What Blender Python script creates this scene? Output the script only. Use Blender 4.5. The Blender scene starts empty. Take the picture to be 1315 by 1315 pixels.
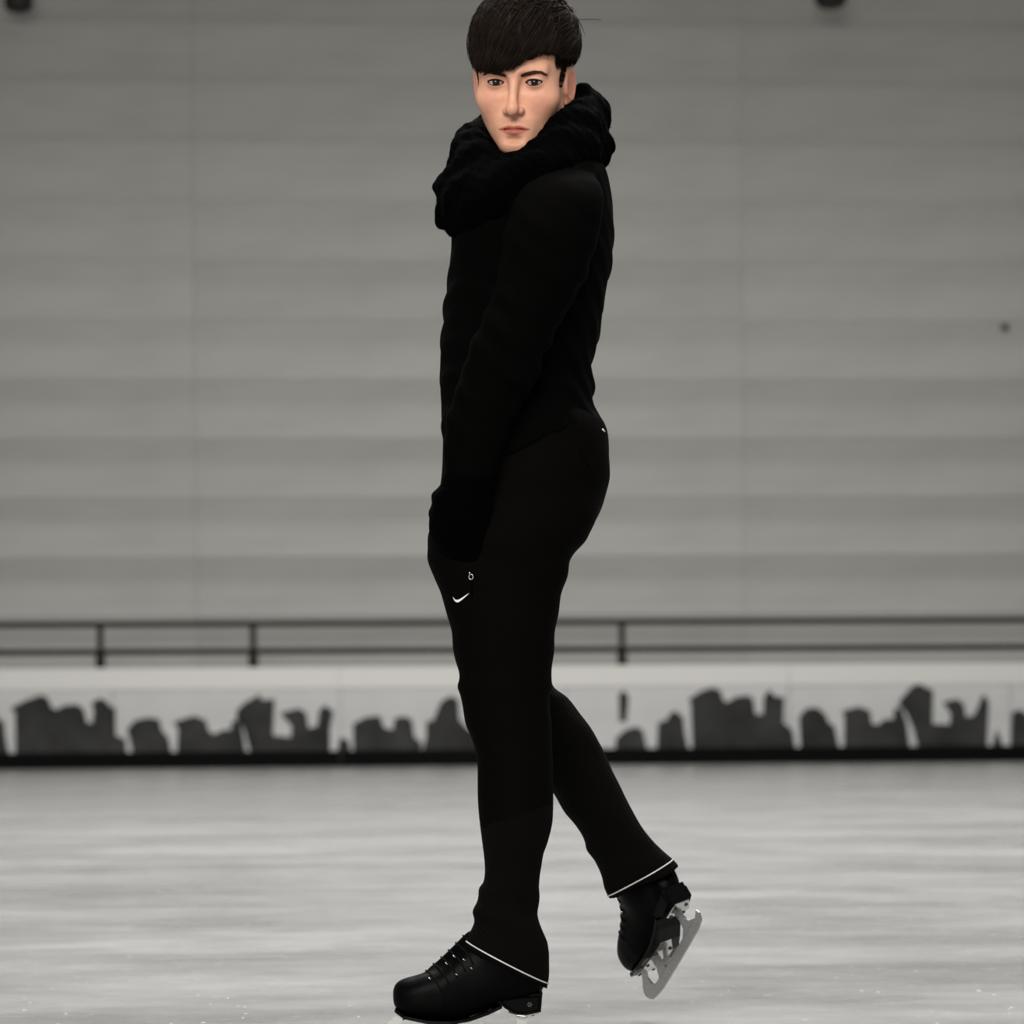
import bpy, bmesh, math, random
import numpy as np
from mathutils import Vector, Matrix
from mathutils.bvhtree import BVHTree
from mathutils.geometry import tessellate_polygon

S = bpy.context.scene
COL = S.collection
random.seed(4)
rng = np.random.default_rng(7)

# ------------------------------------------------------------------ camera, light, exposure
IMG = 1315.0
F = 3700.0            # focal length in pixels
HY = 917.0            # horizon line
CX = 657.5
H = 0.572             # camera height
D0 = 5.0              # distance of the skater
ROLL = math.radians(0.40)
YAW = math.radians(3.5)     # the far side of the rink is not quite square to the camera

cam = bpy.data.cameras.new('camera')
cam.sensor_width = 36.0
cam.lens = F / IMG * 36.0
cam.shift_y = (HY - IMG / 2) / IMG
cam.clip_end = 300
cam.dof.use_dof = True
cam.dof.focus_distance = 4.88
cam.dof.aperture_fstop = 5.0
camo = bpy.data.objects.new('camera', cam)
camo.location = (0, 0, H)
camo.rotation_euler = (math.pi / 2, ROLL, 0)
COL.objects.link(camo)
S.camera = camo

w = bpy.data.worlds.new('hall_light')
S.world = w
w.use_nodes = True
bg = w.node_tree.nodes['Background']
bg.inputs[0].default_value = (1.0, 0.99, 0.975, 1)
bg.inputs[1].default_value = 0.37

def area_light(name, loc, size, size_y, power, target=None, col=(1, 0.985, 0.965), spread=180):
    L = bpy.data.lights.new(name, 'AREA')
    L.shape = 'RECTANGLE'; L.size = size; L.size_y = size_y
    L.energy = power; L.color = col; L.spread = math.radians(spread)
    o = bpy.data.objects.new(name, L)
    o.location = loc
    if target is not None:
        d = Vector(target) - Vector(loc)
        o.rotation_euler = d.to_track_quat('-Z', 'Y').to_euler()
    COL.objects.link(o)
    return o

# the rows of lamps under the hall's roof
for yy, pw in ((-6, 700), (5, 800), (14, 1700), (24, 820)):
    area_light('ceiling_lamps_light', (0.8, yy, 11.5), 11, 2.5, pw, spread=160)
# unseen fill light added behind the photographer to brighten the skater's face
area_light('face_fill_light', (-2.6, -9, 5.6), 8, 3, 1800, (0, 5, 1.2), col=(1, 0.97, 0.93))

vs = S.view_settings
vs.view_transform = 'Standard'
vs.look = 'None'
vs.gamma = 1.0
vs.use_curve_mapping = False
vs.exposure = 0.0

# ------------------------------------------------------------------ materials
def srgb(r, g, b):
    def c(v):
        v /= 255.0
        return v / 12.92 if v <= 0.04045 else ((v + 0.055) / 1.055) ** 2.4
    return (c(r), c(g), c(b), 1)

def mat(name, col, rough=0.6, metal=0.0, spec=0.5):
    m = bpy.data.materials.new(name)
    m.use_nodes = True
    b = m.node_tree.nodes['Principled BSDF']
    b.inputs['Base Color'].default_value = col
    b.inputs['Roughness'].default_value = rough
    b.inputs['Metallic'].default_value = metal
    b.inputs['Specular IOR Level'].default_value = spec
    return m

def nd(m, t, **kw):
    n = m.node_tree.nodes.new(t)
    for k, v in kw.items():
        setattr(n, k, v)
    return n

def lk(m, a, b):
    m.node_tree.links.new(a, b)

def bsdf(m):
    return m.node_tree.nodes['Principled BSDF']

def obj_coords(m, scale=(1, 1, 1), rot=(0, 0, 0)):
    tc = nd(m, 'ShaderNodeTexCoord')
    mp = nd(m, 'ShaderNodeMapping')
    mp.inputs['Scale'].default_value = scale
    mp.inputs['Rotation'].default_value = rot
    lk(m, tc.outputs['Object'], mp.inputs['Vector'])
    return mp.outputs['Vector']

def noise(m, vec, scale, detail=3, rough=0.55):
    n = nd(m, 'ShaderNodeTexNoise')
    n.inputs['Scale'].default_value = scale
    n.inputs['Detail'].default_value = detail
    n.inputs['Roughness'].default_value = rough
    if vec is not None:
        lk(m, vec, n.inputs['Vector'])
    return n.outputs['Fac']

def ramp(m, fac, stops):
    r = nd(m, 'ShaderNodeValToRGB')
    e = r.color_ramp.elements
    while len(e) < len(stops):
        e.new(0.5)
    for el, (p, c) in zip(e, stops):
        el.position = p; el.color = c
    lk(m, fac, r.inputs['Fac'])
    return r.outputs['Color']

def mixc(m, fac, a, b, mode='MIX'):
    n = nd(m, 'ShaderNodeMix', data_type='RGBA', blend_type=mode)
    if isinstance(fac, (int, float)): n.inputs[0].default_value = fac
    else: lk(m, fac, n.inputs[0])
    for k, v in ((6, a), (7, b)):
        if isinstance(v, tuple): n.inputs[k].default_value = v
        else: lk(m, v, n.inputs[k])
    return n.outputs[2]

def bump(m, height, strength=0.3, dist=0.01):
    n = nd(m, 'ShaderNodeBump')
    n.inputs['Strength'].default_value = strength
    n.inputs['Distance'].default_value = dist
    lk(m, height, n.inputs['Height'])
    lk(m, n.outputs['Normal'], bsdf(m).inputs['Normal'])

M = {}
# ice
m = M['ice'] = mat('ice', (0.7, 0.7, 0.7, 1), 0.33, 0, 0.35)
v1 = obj_coords(m, (0.42, 0.8, 1), (0, 0, 0.12))
v2 = obj_coords(m, (2.6, 4.2, 1), (0, 0, -0.1))
v3 = obj_coords(m, (1, 1, 1))
big = ramp(m, noise(m, v1, 1.0, 5, 0.62), [(0.34, srgb(143, 143, 142)), (0.62, srgb(156, 156, 155))])
mid = ramp(m, noise(m, v2, 1.4, 4, 0.6), [(0.35, srgb(232, 232, 231)), (0.6, srgb(255, 255, 255))])
c = mixc(m, 1.0, big, mid, 'MULTIPLY')
v4 = obj_coords(m, (9, 14, 1), (0, 0, 0.2))
fin = ramp(m, noise(m, v4, 2.0, 5, 0.7), [(0.3, srgb(236, 236, 235)), (0.65, srgb(255, 255, 255))])
c = mixc(m, 1.0, c, fin, 'MULTIPLY')
spk = ramp(m, noise(m, v3, 26, 3, 0.7), [(0.62, (0, 0, 0, 1)), (0.74, (1, 1, 1, 1))])
spm = nd(m, 'ShaderNodeMath', operation='MULTIPLY'); lk(m, spk, spm.inputs[0]); spm.inputs[1].default_value = 0.55
c = mixc(m, spm.outputs[0], c, srgb(196, 196, 194))
lk(m, c, bsdf(m).inputs['Base Color'])
rr = ramp(m, noise(m, v1, 1.7, 3), [(0.35, (0.22, 0.22, 0.22, 1)), (0.65, (0.5, 0.5, 0.5, 1))])
lk(m, rr, bsdf(m).inputs['Roughness'])
bump(m, noise(m, v3, 40, 4, 0.6), 0.12, 0.004)

# hall wall cladding
def wall_mat(name, tint):
    m = mat(name, srgb(*tint), 0.62, 0, 0.3)
    v = obj_coords(m, (0.5, 1, 1.6))
    st = ramp(m, noise(m, v, 1.3, 4, 0.6), [(0.3, srgb(tint[0] - 9, tint[1] - 9, tint[2] - 9)), (0.62, srgb(*tint))])
    lk(m, st, bsdf(m).inputs['Base Color'])
    return m
M['clad'] = [wall_mat('painted_cladding', t) for t in ((186, 185, 180), (184, 183, 178), (188, 187, 182))]
M['clad_back'] = mat('cladding_backing', srgb(120, 119, 115), 0.8)
M['board_white'] = mat('board_plastic', srgb(196, 196, 193), 0.5, 0, 0.4)
m = M['board_white']
lk(m, ramp(m, noise(m, obj_coords(m, (0.6, 1, 2)), 1.5, 4), [(0.3, srgb(190, 191, 189)), (0.65, srgb(202, 202, 200))]), bsdf(m).inputs['Base Color'])
M['board_cap'] = mat('board_cap_plastic', srgb(212, 211, 206), 0.4, 0, 0.4)
M['kick'] = mat('kickplate_plastic', srgb(9, 9, 9), 0.6, 0, 0.06)
m = M['sky_print'] = mat('dark_print', srgb(42, 42, 41), 0.6, 0, 0.15)
lk(m, ramp(m, noise(m, obj_coords(m, (1, 1, 1)), 2.2, 3), [(0.3, srgb(38, 38, 37)), (0.7, srgb(62, 62, 61))]), bsdf(m).inputs['Base Color'])
M['rail'] = mat('dark_painted_steel', srgb(30, 31, 29), 0.5, 0.0, 0.2)
M['lamp'] = mat('black_lamp_metal', srgb(24, 21, 20), 0.5)
M['bracket'] = mat('grey_bracket_metal', srgb(78, 77, 74), 0.5)
M['lampglass'] = mat('lamp_lens', srgb(40, 38, 36), 0.2)
M['concrete'] = mat('walkway_concrete', srgb(130, 129, 125), 0.85)
M['roof'] = mat('roof_sheet', srgb(150, 149, 146), 0.7)

def cloth(name, col, sc, strength, rough=0.92, sheen=0.0):
    m = mat(name, col, rough, 0, 0.02)
    b = bsdf(m)
    b.inputs['Sheen Weight'].default_value = sheen
    b.inputs['Sheen Roughness'].default_value = 0.4
    v = obj_coords(m)
    bump(m, noise(m, v, sc, 3, 0.6), strength, 0.003)
    return m
M['jacket'] = cloth('black_jersey', (0.0010, 0.0009, 0.0008, 1), 320, 0.25, 0.85, 0.0)
M['trouser'] = cloth('black_stretch_cloth', (0.0017, 0.0014, 0.0012, 1), 400, 0.2, 0.75, 0.0)
M['wool'] = cloth('black_wool_knit', (0.0003, 0.0003, 0.0003, 1), 160, 0.9, 0.97, 0.0)
M['cuffknit'] = cloth('black_cuff_knit', (0.0004, 0.0004, 0.0004, 1), 200, 0.6, 0.95)
m = M['rib'] = mat('black_ribbed_knit', (0.0017, 0.0014, 0.0012, 1), 0.85, 0, 0.05)
wv = nd(m, 'ShaderNodeTexWave', wave_type='BANDS', bands_direction='X')
wv.inputs['Scale'].default_value = 62; wv.inputs['Distortion'].default_value = 0.4
lk(m, obj_coords(m, (1, 1, 1), (0, math.radians(28), 0)), wv.inputs['Vector'])
bump(m, wv.outputs['Fac'], 0.4, 0.004)
M['leather'] = mat('black_boot_leather', (0.0007, 0.0007, 0.0007, 1), 0.42, 0, 0.045)
m = M['leather']
bump(m, noise(m, obj_coords(m), 220, 3), 0.12, 0.002)
M['patent'] = mat('black_heel_lacquer', (0.001, 0.001, 0.001, 1), 0.25, 0, 0.12)
M['steel'] = mat('brushed_skate_steel', srgb(168, 168, 166), 0.3, 1.0)
m = M['steel']
lk(m, ramp(m, noise(m, obj_coords(m, (8, 8, 60)), 6, 3), [(0.3, (0.22, 0.22, 0.22, 1)), (0.7, (0.42, 0.42, 0.42, 1))]), bsdf(m).inputs['Roughness'])
M['plate'] = mat('polished_steel', srgb(205, 205, 203), 0.16, 1.0)
M['lace'] = mat('black_lace_cord', (0.002, 0.002, 0.002, 1), 0.8, 0, 0.08)
M['piping'] = mat('reflective_piping', srgb(196, 194, 190), 0.45, 0.2)
M['print'] = mat('white_logo_print', srgb(222, 222, 220), 0.5)
M['printgrey'] = mat('grey_heel_print', srgb(88, 86, 84), 0.5)
M['hair'] = mat('dark_brown_hair', srgb(30, 20, 13), 0.6, 0, 0.10)
m = M['hair']
hc = ramp(m, noise(m, obj_coords(m), 60, 3), [(0.3, srgb(17, 11, 7)), (0.7, srgb(30, 20, 12))])
lk(m, hc, bsdf(m).inputs['Base Color'])
M['brow'] = mat('eyebrow_hair', srgb(70, 45, 33), 0.7, 0, 0.1)
M['lash'] = mat('eyelash_hair', srgb(22, 14, 11), 0.6, 0, 0.2)
M['sclera'] = mat('eye_white', srgb(172, 152, 142), 0.3, 0, 0.3)
M['iris'] = mat('brown_iris', srgb(44, 24, 15), 0.2, 0, 0.25)
M['pupil'] = mat('pupil', (0.002, 0.002, 0.002, 1), 0.1, 0, 0.3)
m = M['skin'] = mat('skin', srgb(210, 160, 140), 0.5, 0, 0.35)
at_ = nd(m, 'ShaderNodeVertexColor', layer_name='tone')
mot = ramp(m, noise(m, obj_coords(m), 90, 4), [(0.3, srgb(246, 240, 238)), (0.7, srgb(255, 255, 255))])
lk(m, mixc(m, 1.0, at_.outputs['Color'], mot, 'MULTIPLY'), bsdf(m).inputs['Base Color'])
bsdf(m).inputs['Subsurface Weight'].default_value = 0.12
bsdf(m).inputs['Subsurface Radius'].default_value = (0.009, 0.004, 0.003)
bsdf(m).inputs['Subsurface Scale'].default_value = 0.6
bump(m, noise(m, obj_coords(m), 700, 3), 0.06, 0.001)

# ------------------------------------------------------------------ mesh helpers
def link(name, me, parent=None, mats=()):
    o = bpy.data.objects.new(name, me)
    COL.objects.link(o)
    for mm in mats:
        if mm.name not in [x.name for x in me.materials if x]:
            me.materials.append(mm)
    if parent is not None:
        o.parent = parent
    return o

def tag(o, label=None, cat=None, group=None, kind=None):
    if label: o['label'] = label
    if cat: o['category'] = cat
    if group: o['group'] = group
    if kind: o['kind'] = kind
    return o

def empty(name, loc=(0, 0, 0), rot=(0, 0, 0)):
    o = bpy.data.objects.new(name, None)
    o.location = loc; o.rotation_euler = rot
    o.empty_display_size = 0.1
    COL.objects.link(o)
    return o

def mesh_from(name, verts, faces, smooth=True):
    me = bpy.data.meshes.new(name)
    me.from_pydata([tuple(map(float, v)) for v in verts], [], [tuple(map(int, f)) for f in faces])
    me.update()
    if smooth:
        me.polygons.foreach_set('use_smooth', np.ones(len(me.polygons), dtype=bool))
    return me

def box_mesh(name, x0, x1, y0, y1, z0, z1, bev=0.0):
    bm = bmesh.new()
    bmesh.ops.create_cube(bm, size=1)
    for v in bm.verts:
        v.co = Vector((x0 + (v.co.x + .5) * (x1 - x0), y0 + (v.co.y + .5) * (y1 - y0), z0 + (v.co.z + .5) * (z1 - z0)))
    if bev > 0:
        bmesh.ops.bevel(bm, geom=list(bm.edges), offset=bev, segments=2, affect='EDGES', profile=0.5)
    me = bpy.data.meshes.new(name)
    bm.to_mesh(me); bm.free()
    return me

def prism_mesh(name, pts, d0, d1):
    """closed outline pts (x,z) extruded along y from d0 to d1 (concave allowed)"""
    n = len(pts)
    tri = tessellate_polygon([[Vector((p[0], p[1], 0)) for p in pts]])
    V = [(p[0], d0, p[1]) for p in pts] + [(p[0], d1, p[1]) for p in pts]
    Fc = [tuple(t) for t in tri] + [tuple(n + i for i in reversed(t)) for t in tri]
    for i in range(n):
        j = (i + 1) % n
        Fc.append((i, j, n + j, n + i))
    me = mesh_from(name, V, Fc, False)
    bm = bmesh.new(); bm.from_mesh(me)
    bmesh.ops.recalc_face_normals(bm, faces=bm.faces)
    bm.to_mesh(me); bm.free()
    return me

def tube(paths, sides=8, closed=False):
    """paths: list of (points, radii); returns verts, faces"""
    V = []; Fc = []
    for pts, rad in paths:
        P = [Vector(p) for p in pts]
        n = len(P)
        base = len(V)
        up = Vector((0.13, 0.37, 0.92)).normalized()
        for i in range(n):
            if closed:
                t = P[(i + 1) % n] - P[i - 1]
            else:
                t = P[min(i + 1, n - 1)] - P[max(i - 1, 0)]
            t.normalize()
            a = t.cross(up)
            if a.length < 1e-4: a = t.cross(Vector((1, 0, 0)))
            a.normalize(); b = t.cross(a)
            r = rad[i] if hasattr(rad, '__len__') else rad
            for k in range(sides):
                th = 2 * math.pi * k / sides
                V.append(P[i] + a * (r * math.cos(th)) + b * (r * math.sin(th)))
        for i in range(n if closed else n - 1):
            j = (i + 1) % n
            for k in range(sides):
                k2 = (k + 1) % sides
                Fc.append((base + i * sides + k, base + i * sides + k2, base + j * sides + k2, base + j * sides + k))
        if not closed:
            Fc.append(tuple(base + k for k in reversed(range(sides))))
            Fc.append(tuple(base + (n - 1) * sides + k for k in range(sides)))
    return V, Fc

def join(*vf):
    V = []; Fc = []
    for v, f in vf:
        b = len(V)
        V += list(v); Fc += [tuple(b + i for i in q) for q in f]
    return V, Fc

# ------------------------------------------------------------------ implicit surfaces
def smin(a, b, k):
    h = np.clip(0.5 + 0.5 * (b - a) / k, 0, 1)
    return b * (1 - h) + a * h - k * h * (1 - h)

def smax(a, b, k):
    return -smin(-a, -b, k)

def sph(P, c, r):
    return np.sqrt((P[:, 0] - c[0]) ** 2 + (P[:, 1] - c[1]) ** 2 + (P[:, 2] - c[2]) ** 2) - r

def ell(P, c, r):
    q = (P - np.array(c, dtype=np.float32)) / np.array(r, dtype=np.float32)
    k0 = np.sqrt((q * q).sum(1)) + 1e-9
    q2 = q / np.array(r, dtype=np.float32)
    k1 = np.sqrt((q2 * q2).sum(1)) + 1e-9
    return k0 * (k0 - 1) / k1

def cap(P, a, b, ra, rb):
    a = np.array(a, dtype=np.float32); b = np.array(b, dtype=np.float32)
    ab = b - a
    t = np.clip(((P - a) @ ab) / (ab @ ab), 0, 1)
    d = P - (a + t[:, None] * ab)
    return np.sqrt((d * d).sum(1)) - (ra + t * (rb - ra))

def pchip(xk, yk, x):
    xk = np.asarray(xk, float); yk = np.asarray(yk, float)
    h = np.diff(xk); d = np.diff(yk) / h
    mm = np.zeros_like(yk)
    mm[0] = d[0]; mm[-1] = d[-1]
    for i in range(1, len(xk) - 1):
        if d[i - 1] * d[i] > 0:
            w1 = 2 * h[i] + h[i - 1]; w2 = h[i] + 2 * h[i - 1]
            mm[i] = (w1 + w2) / (w1 / d[i - 1] + w2 / d[i])
    x = np.clip(x, xk[0], xk[-1])
    i = np.clip(np.searchsorted(xk, x) - 1, 0, len(h) - 1)
    t = (x - xk[i]) / h[i]
    return ((1 + 2 * t) * (1 - t) ** 2 * yk[i] + t * (1 - t) ** 2 * h[i] * mm[i]
            + t * t * (3 - 2 * t) * yk[i + 1] + t * t * (t - 1) * h[i] * mm[i + 1])

class Loft:
    """stack of super-ellipses along one axis; keys: (s, lo, hi, centre, half) with lo/hi the second axis"""
    def __init__(self, keys, axis=2, second=0, n=2.0):
        keys = sorted(keys, key=lambda k: k[0])
        K = np.array(keys, float)
        self.s0, self.s1 = K[0, 0], K[-1, 0]
        self.t = np.linspace(self.s0, self.s1, 500)
        self.tab = [pchip(K[:, 0], K[:, j], self.t) for j in range(1, 5)]
        self.axis, self.second, self.n = axis, second, n
        self.third = 3 - axis - second
    def __call__(self, P):
        s = P[:, self.axis]
        lo, hi, c, b = [np.interp(s, self.t, q) for q in self.tab]
        a = np.maximum((hi - lo) / 2, 1e-4); cx = (hi + lo) / 2
        b = np.maximum(b, 1e-4)
        q = (np.abs((P[:, self.second] - cx) / a) ** self.n + np.abs((P[:, self.third] - c) / b) ** self.n) ** (1 / self.n)
        d = (q - 1) * np.minimum(a, b)
        e = np.maximum(self.s0 - s, s - self.s1)
        return np.maximum(d, e)

def surface_nets(fn, lo, hi, h, B=8, slack=1.7):
    lo = np.array(lo, float); hi = np.array(hi, float)
    nb = np.ceil((hi - lo) / h / B).astype(int)
    n = nb * B + 1
    # coarse pass
    bc = [lo[i] + (np.arange(nb[i]) + 0.5) * B * h for i in range(3)]
    G = np.stack(np.meshgrid(*bc, indexing='ij'), -1).reshape(-1, 3).astype(np.float32)
    fc = fn(G).reshape(nb)
    Fd = np.empty(n, dtype=np.float32)
    rep = np.repeat(np.repeat(np.repeat(fc, B, 0), B, 1), B, 2)
    Fd[:-1, :-1, :-1] = rep
    Fd[-1] = 1; Fd[:, -1] = 1; Fd[:, :, -1] = 1
    act = np.argwhere(np.abs(fc) < B * h * 0.87 * slack)
    loc = np.stack(np.meshgrid(np.arange(B + 1), np.arange(B + 1), np.arange(B + 1), indexing='ij'), -1).reshape(-1, 3)
    for k in range(0, len(act), 400):
        a = act[k:k + 400]
        idx = (a[:, None, :] * B + loc[None]).reshape(-1, 3)
        P = (lo + idx * h).astype(np.float32)
        Fd[idx[:, 0], idx[:, 1], idx[:, 2]] = fn(P)
    Fd[0] = np.maximum(Fd[0], 1e-4); Fd[:, 0] = np.maximum(Fd[:, 0], 1e-4); Fd[:, :, 0] = np.maximum(Fd[:, :, 0], 1e-4)
    Fd[-1] = np.maximum(Fd[-1], 1e-4); Fd[:, -1] = np.maximum(Fd[:, -1], 1e-4); Fd[:, :, -1] = np.maximum(Fd[:, :, -1], 1e-4)
    s = Fd < 0
    cnt = np.zeros(n - 1, dtype=np.int8)
    for dx in (0, 1):
        for dy in (0, 1):
            for dz in (0, 1):
                cnt += s[dx:n[0] - 1 + dx, dy:n[1] - 1 + dy, dz:n[2] - 1 + dz]
    cells = np.argwhere((cnt > 0) & (cnt < 8))
    vid = -np.ones(n - 1, dtype=np.int64)
    vid[cells[:, 0], cells[:, 1], cells[:, 2]] = np.arange(len(cells))
    acc = np.zeros((len(cells), 3)); num = np.zeros(len(cells))
    corners = [(i, j, k) for i in (0, 1) for j in (0, 1) for k in (0, 1)]
    for a in corners:
        for ax in range(3):
            if a[ax] == 1: continue
            b = list(a); b[ax] = 1
            ia = cells + np.array(a); ib = cells + np.array(b)
            fa = Fd[ia[:, 0], ia[:, 1], ia[:, 2]]; fb = Fd[ib[:, 0], ib[:, 1], ib[:, 2]]
            x = (fa < 0) != (fb < 0)
            t = np.where(x, fa / np.where(x, fa - fb, 1), 0)
            p = np.array(a, float) + t[:, None] * (np.array(b) - np.array(a))
            acc += np.where(x[:, None], p, 0); num += x
    V = lo + (cells + acc / num[:, None]) * h
    faces = []
    for ax in range(3):
        u, v = (ax + 1) % 3, (ax + 2) % 3
        sl0 = [slice(None)] * 3; sl1 = [slice(None)] * 3
        sl0[ax] = slice(0, -1); sl1[ax] = slice(1, None)
        for q in (u, v):
            sl0[q] = slice(1, -1); sl1[q] = slice(1, -1)
        A = s[tuple(sl0)]; Bq = s[tuple(sl1)]
        e = np.argwhere(A != Bq)
        off = np.zeros(3, int); off[u] = 1; off[v] = 1
        fl = A[e[:, 0], e[:, 1], e[:, 2]]
        e = e + off
        q = []
        for du, dv in ((-1, -1), (0, -1), (0, 0), (-1, 0)):
            c = e.copy(); c[:, u] += du; c[:, v] += dv
            q.append(vid[c[:, 0], c[:, 1], c[:, 2]])
        q = np.stack(q, 1)
        q = np.where(fl[:, None], q, q[:, ::-1])
        faces.append(q)
    faces = np.concatenate(faces)
    return V, faces

def np_mesh(name, V, Fq, smooth=True):
    me = bpy.data.meshes.new(name)
    me.vertices.add(len(V)); me.vertices.foreach_set('co', np.asarray(V, np.float32).ravel())
    k = Fq.shape[1]
    me.loops.add(len(Fq) * k); me.loops.foreach_set('vertex_index', Fq.astype(np.int32).ravel())
    me.polygons.add(len(Fq)); me.polygons.foreach_set('loop_start', np.arange(0, len(Fq) * k, k, dtype=np.int32))
    me.update(calc_edges=True)
    me.validate()
    if smooth:
        me.polygons.foreach_set('use_smooth', np.ones(len(me.polygons), dtype=bool))
    return me

def wob(P, f, seed, amp):
    """cheap smooth 3-D wobble"""
    r = np.random.default_rng(seed)
    o = np.zeros(len(P), np.float32)
    for i in range(4):
        k = r.normal(size=3); k /= np.linalg.norm(k)
        o += np.sin(P @ (k * f * (0.7 + 0.25 * i)).astype(np.float32) + r.uniform(0, 6.28)).astype(np.float32)
    return o * (amp / 2)

# ------------------------------------------------------------------ the hall: ice, boards, railing, wall
BD = 32.0            # distance of the boards
WD = 34.8            # distance of the hall wall
def bz(py, d): return H + (HY - py) * d / F
def bx(px, d): return (px - CX) * d / F

bm = bmesh.new()
bmesh.ops.create_grid(bm, x_segments=2, y_segments=2, size=0.5)
for v in bm.verts:
    v.co = Vector((v.co.x * 46, -16 + (v.co.y + .5) * 58, 0))
me = bpy.data.meshes.new('floor'); bm.to_mesh(me); bm.free()
floor = link('floor', me, None, [M['ice']])
tag(floor, 'scuffed pale grey ice of the rink', kind='structure')

# crumbs of scraped ice lying about
M['snow'] = mat('ice_crumbs', srgb(178, 178, 177), 0.8, 0, 0.2)
cv = []; cf = []
for i in range(1100):
    d_ = 4.3 + 9.0 * rng.random() ** 1.6
    x_ = rng.uniform(-.24, .24) * d_
    r_ = rng.uniform(.0012, .0034) * (1.5 if rng.random() < .08 else 1)
    a_ = rng.uniform(0, 6.28); el_ = rng.uniform(.8, 2.4)
    b0 = len(cv)
    for k in range(5):
        t_ = a_ + k * 1.2566
        ux, uy = math.cos(k * 1.2566) * el_, math.sin(k * 1.2566)
        cv.append((x_ + r_ * (ux * math.cos(a_) - uy * math.sin(a_)), d_ + r_ * (ux * math.sin(a_) + uy * math.cos(a_)), 0.0))
    cv.append((x_, d_, r_ * .45))
    cf += [(b0 + k, b0 + (k + 1) % 5, b0 + 5) for k in range(5)]
crumbs = link('ice_crumbs', mesh_from('ice_crumbs', cv, cf, False), None, [M['snow']])
tag(crumbs, 'white crumbs of scraped ice scattered over the rink', 'ice crumbs', kind='stuff')

# wall: backing + lapped cladding panels, each its own piece
wall = link('wall_back', box_mesh('wall_back', -20, 20, 0.10, 0.25, 0.0, 11.5), None, [M['clad_back']])
wall.location = (0, WD, 0); wall.rotation_euler = (0, 0, YAW)
tag(wall, 'grey hall wall clad in wide horizontal lapped panels', kind='structure')
PH = 75.7 * WD / F
zrow0 = bz(790, WD)
PLN = 705 * WD / F
prof = [(0.0, -0.068), (0.015, -0.070), (0.17, -0.032), (0.50, 0.0), (0.62, -0.004), (0.996, -0.066), (0.996, 0.03), (0.0, 0.03)]
def clad_mesh(L):
    V = []; Fc = []
    n = len(prof)
    for sx in (0.0, L):
        for z, y in prof:
            V.append((sx, y, z * PH))
    for i in range(n):
        j = (i + 1) % n
        Fc.append((i, j, n + j, n + i))
    Fc.append(tuple(range(n))); Fc.append(tuple(reversed(range(n, 2 * n))))
    me = mesh_from('cladding_panel', V, Fc, False)
    b = bmesh.new(); b.from_mesh(me); bmesh.ops.recalc_face_normals(b, faces=b.faces); b.to_mesh(me); b.free()
    return me
cm = []
for k in range(3):
    q = clad_mesh(PLN - 0.004); q.materials.append(M['clad'][k]); cm.append(q)
xj = bx(255, WD)
for r in range(-3, 13):
    z = zrow0 + r * PH
    if z < 0 or z + PH > 11.4: continue
    for k in range(-3, 3):
        x = xj + k * PLN + (random.uniform(-0.25, 0.25))
        x = xj + k * PLN
        if x < -19.9 or x + PLN > 19.9: continue
        o = link('cladding_panel', cm[(r * 2 + k * 3 + (r * k) % 2) % 3], wall)
        o.location = (x, 0.06, z)

# small dark bracket on the wall
def bracket():
    o = link('wall_bracket', box_mesh('wall_bracket', -0.045, 0.045, -0.02, 0.02, -0.035, 0.035, 0.01), None, [M['bracket']])
    V, Fc = tube([([(0, -0.02, 0.0), (0, -0.08, 0.0), (0, -0.10, 0.03)], 0.014)], 8)
    h = link('hook', mesh_from('hook', V, Fc), o, [M['bracket']])
    return o
br = bracket()
br.location = (bx(1300, WD), WD + math.tan(YAW) * bx(1300, WD) - 0.02, bz(423, WD) + 0.03); br.rotation_euler = (0, 0, YAW)
tag(br, 'tiny dark hook bracket high on the grey wall at right', 'bracket')

# walkway behind the boards
walk = link('floor_walkway', box_mesh('floor_walkway', -20, 20, 0.15, 2.85, 0.001, 0.06), None, [M['concrete']])
walk.location = (0, BD, 0); walk.rotation_euler = (0, 0, YAW)
tag(walk, 'concrete walkway behind the boards', kind='structure')

# boards
ZT, ZC, ZK = bz(855, BD), bz(882, BD), bz(962, BD)
barrier = empty('rink_barrier', (0, BD, 0), (0, 0, YAW))
tag(barrier, 'low white rink barrier with dark skyline print and black kickplate', 'barrier')
PW = 868 / 3 * BD / F
x0 = bx(148, BD)
pm = box_mesh('board_panel', 0.004, PW - 0.004, 0, 0.08, ZK - 0.01, ZC + 0.01, 0.003); pm.materials.append(M['board_white'])
cmsh = mesh_from('cap', [(0, -.012, ZC), (PW * 2 - .006, -.012, ZC), (PW * 2 - .006, 0.012, ZT), (0, 0.012, ZT),
                         (0, .14, ZC), (PW * 2 - .006, .14, ZC), (PW * 2 - .006, .14, ZT), (0, .14, ZT)],
                 [(0, 1, 2, 3), (5, 4, 7, 6), (3, 2, 6, 7), (1, 0, 4, 5), (0, 3, 7, 4), (2, 1, 5, 6)], False)
cmsh.materials.append(M['board_cap'])
km = box_mesh('kickplate', 0, PW * 2 - .006, -0.02, 0.06, 0.0, ZK, 0.004); km.materials.append(M['kick'])
for k in range(-5, 8):
    o = link('board_panel', pm, barrier); o.location.x = x0 + (k - 1) * PW
for k in range(-3, 4):
    o = link('cap_rail', cmsh, barrier); o.location.x = x0 + (2 * k - 1) * PW
    o = link('kickplate', km, barrier); o.location.x = x0 + (2 * k - 1) * PW

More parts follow.
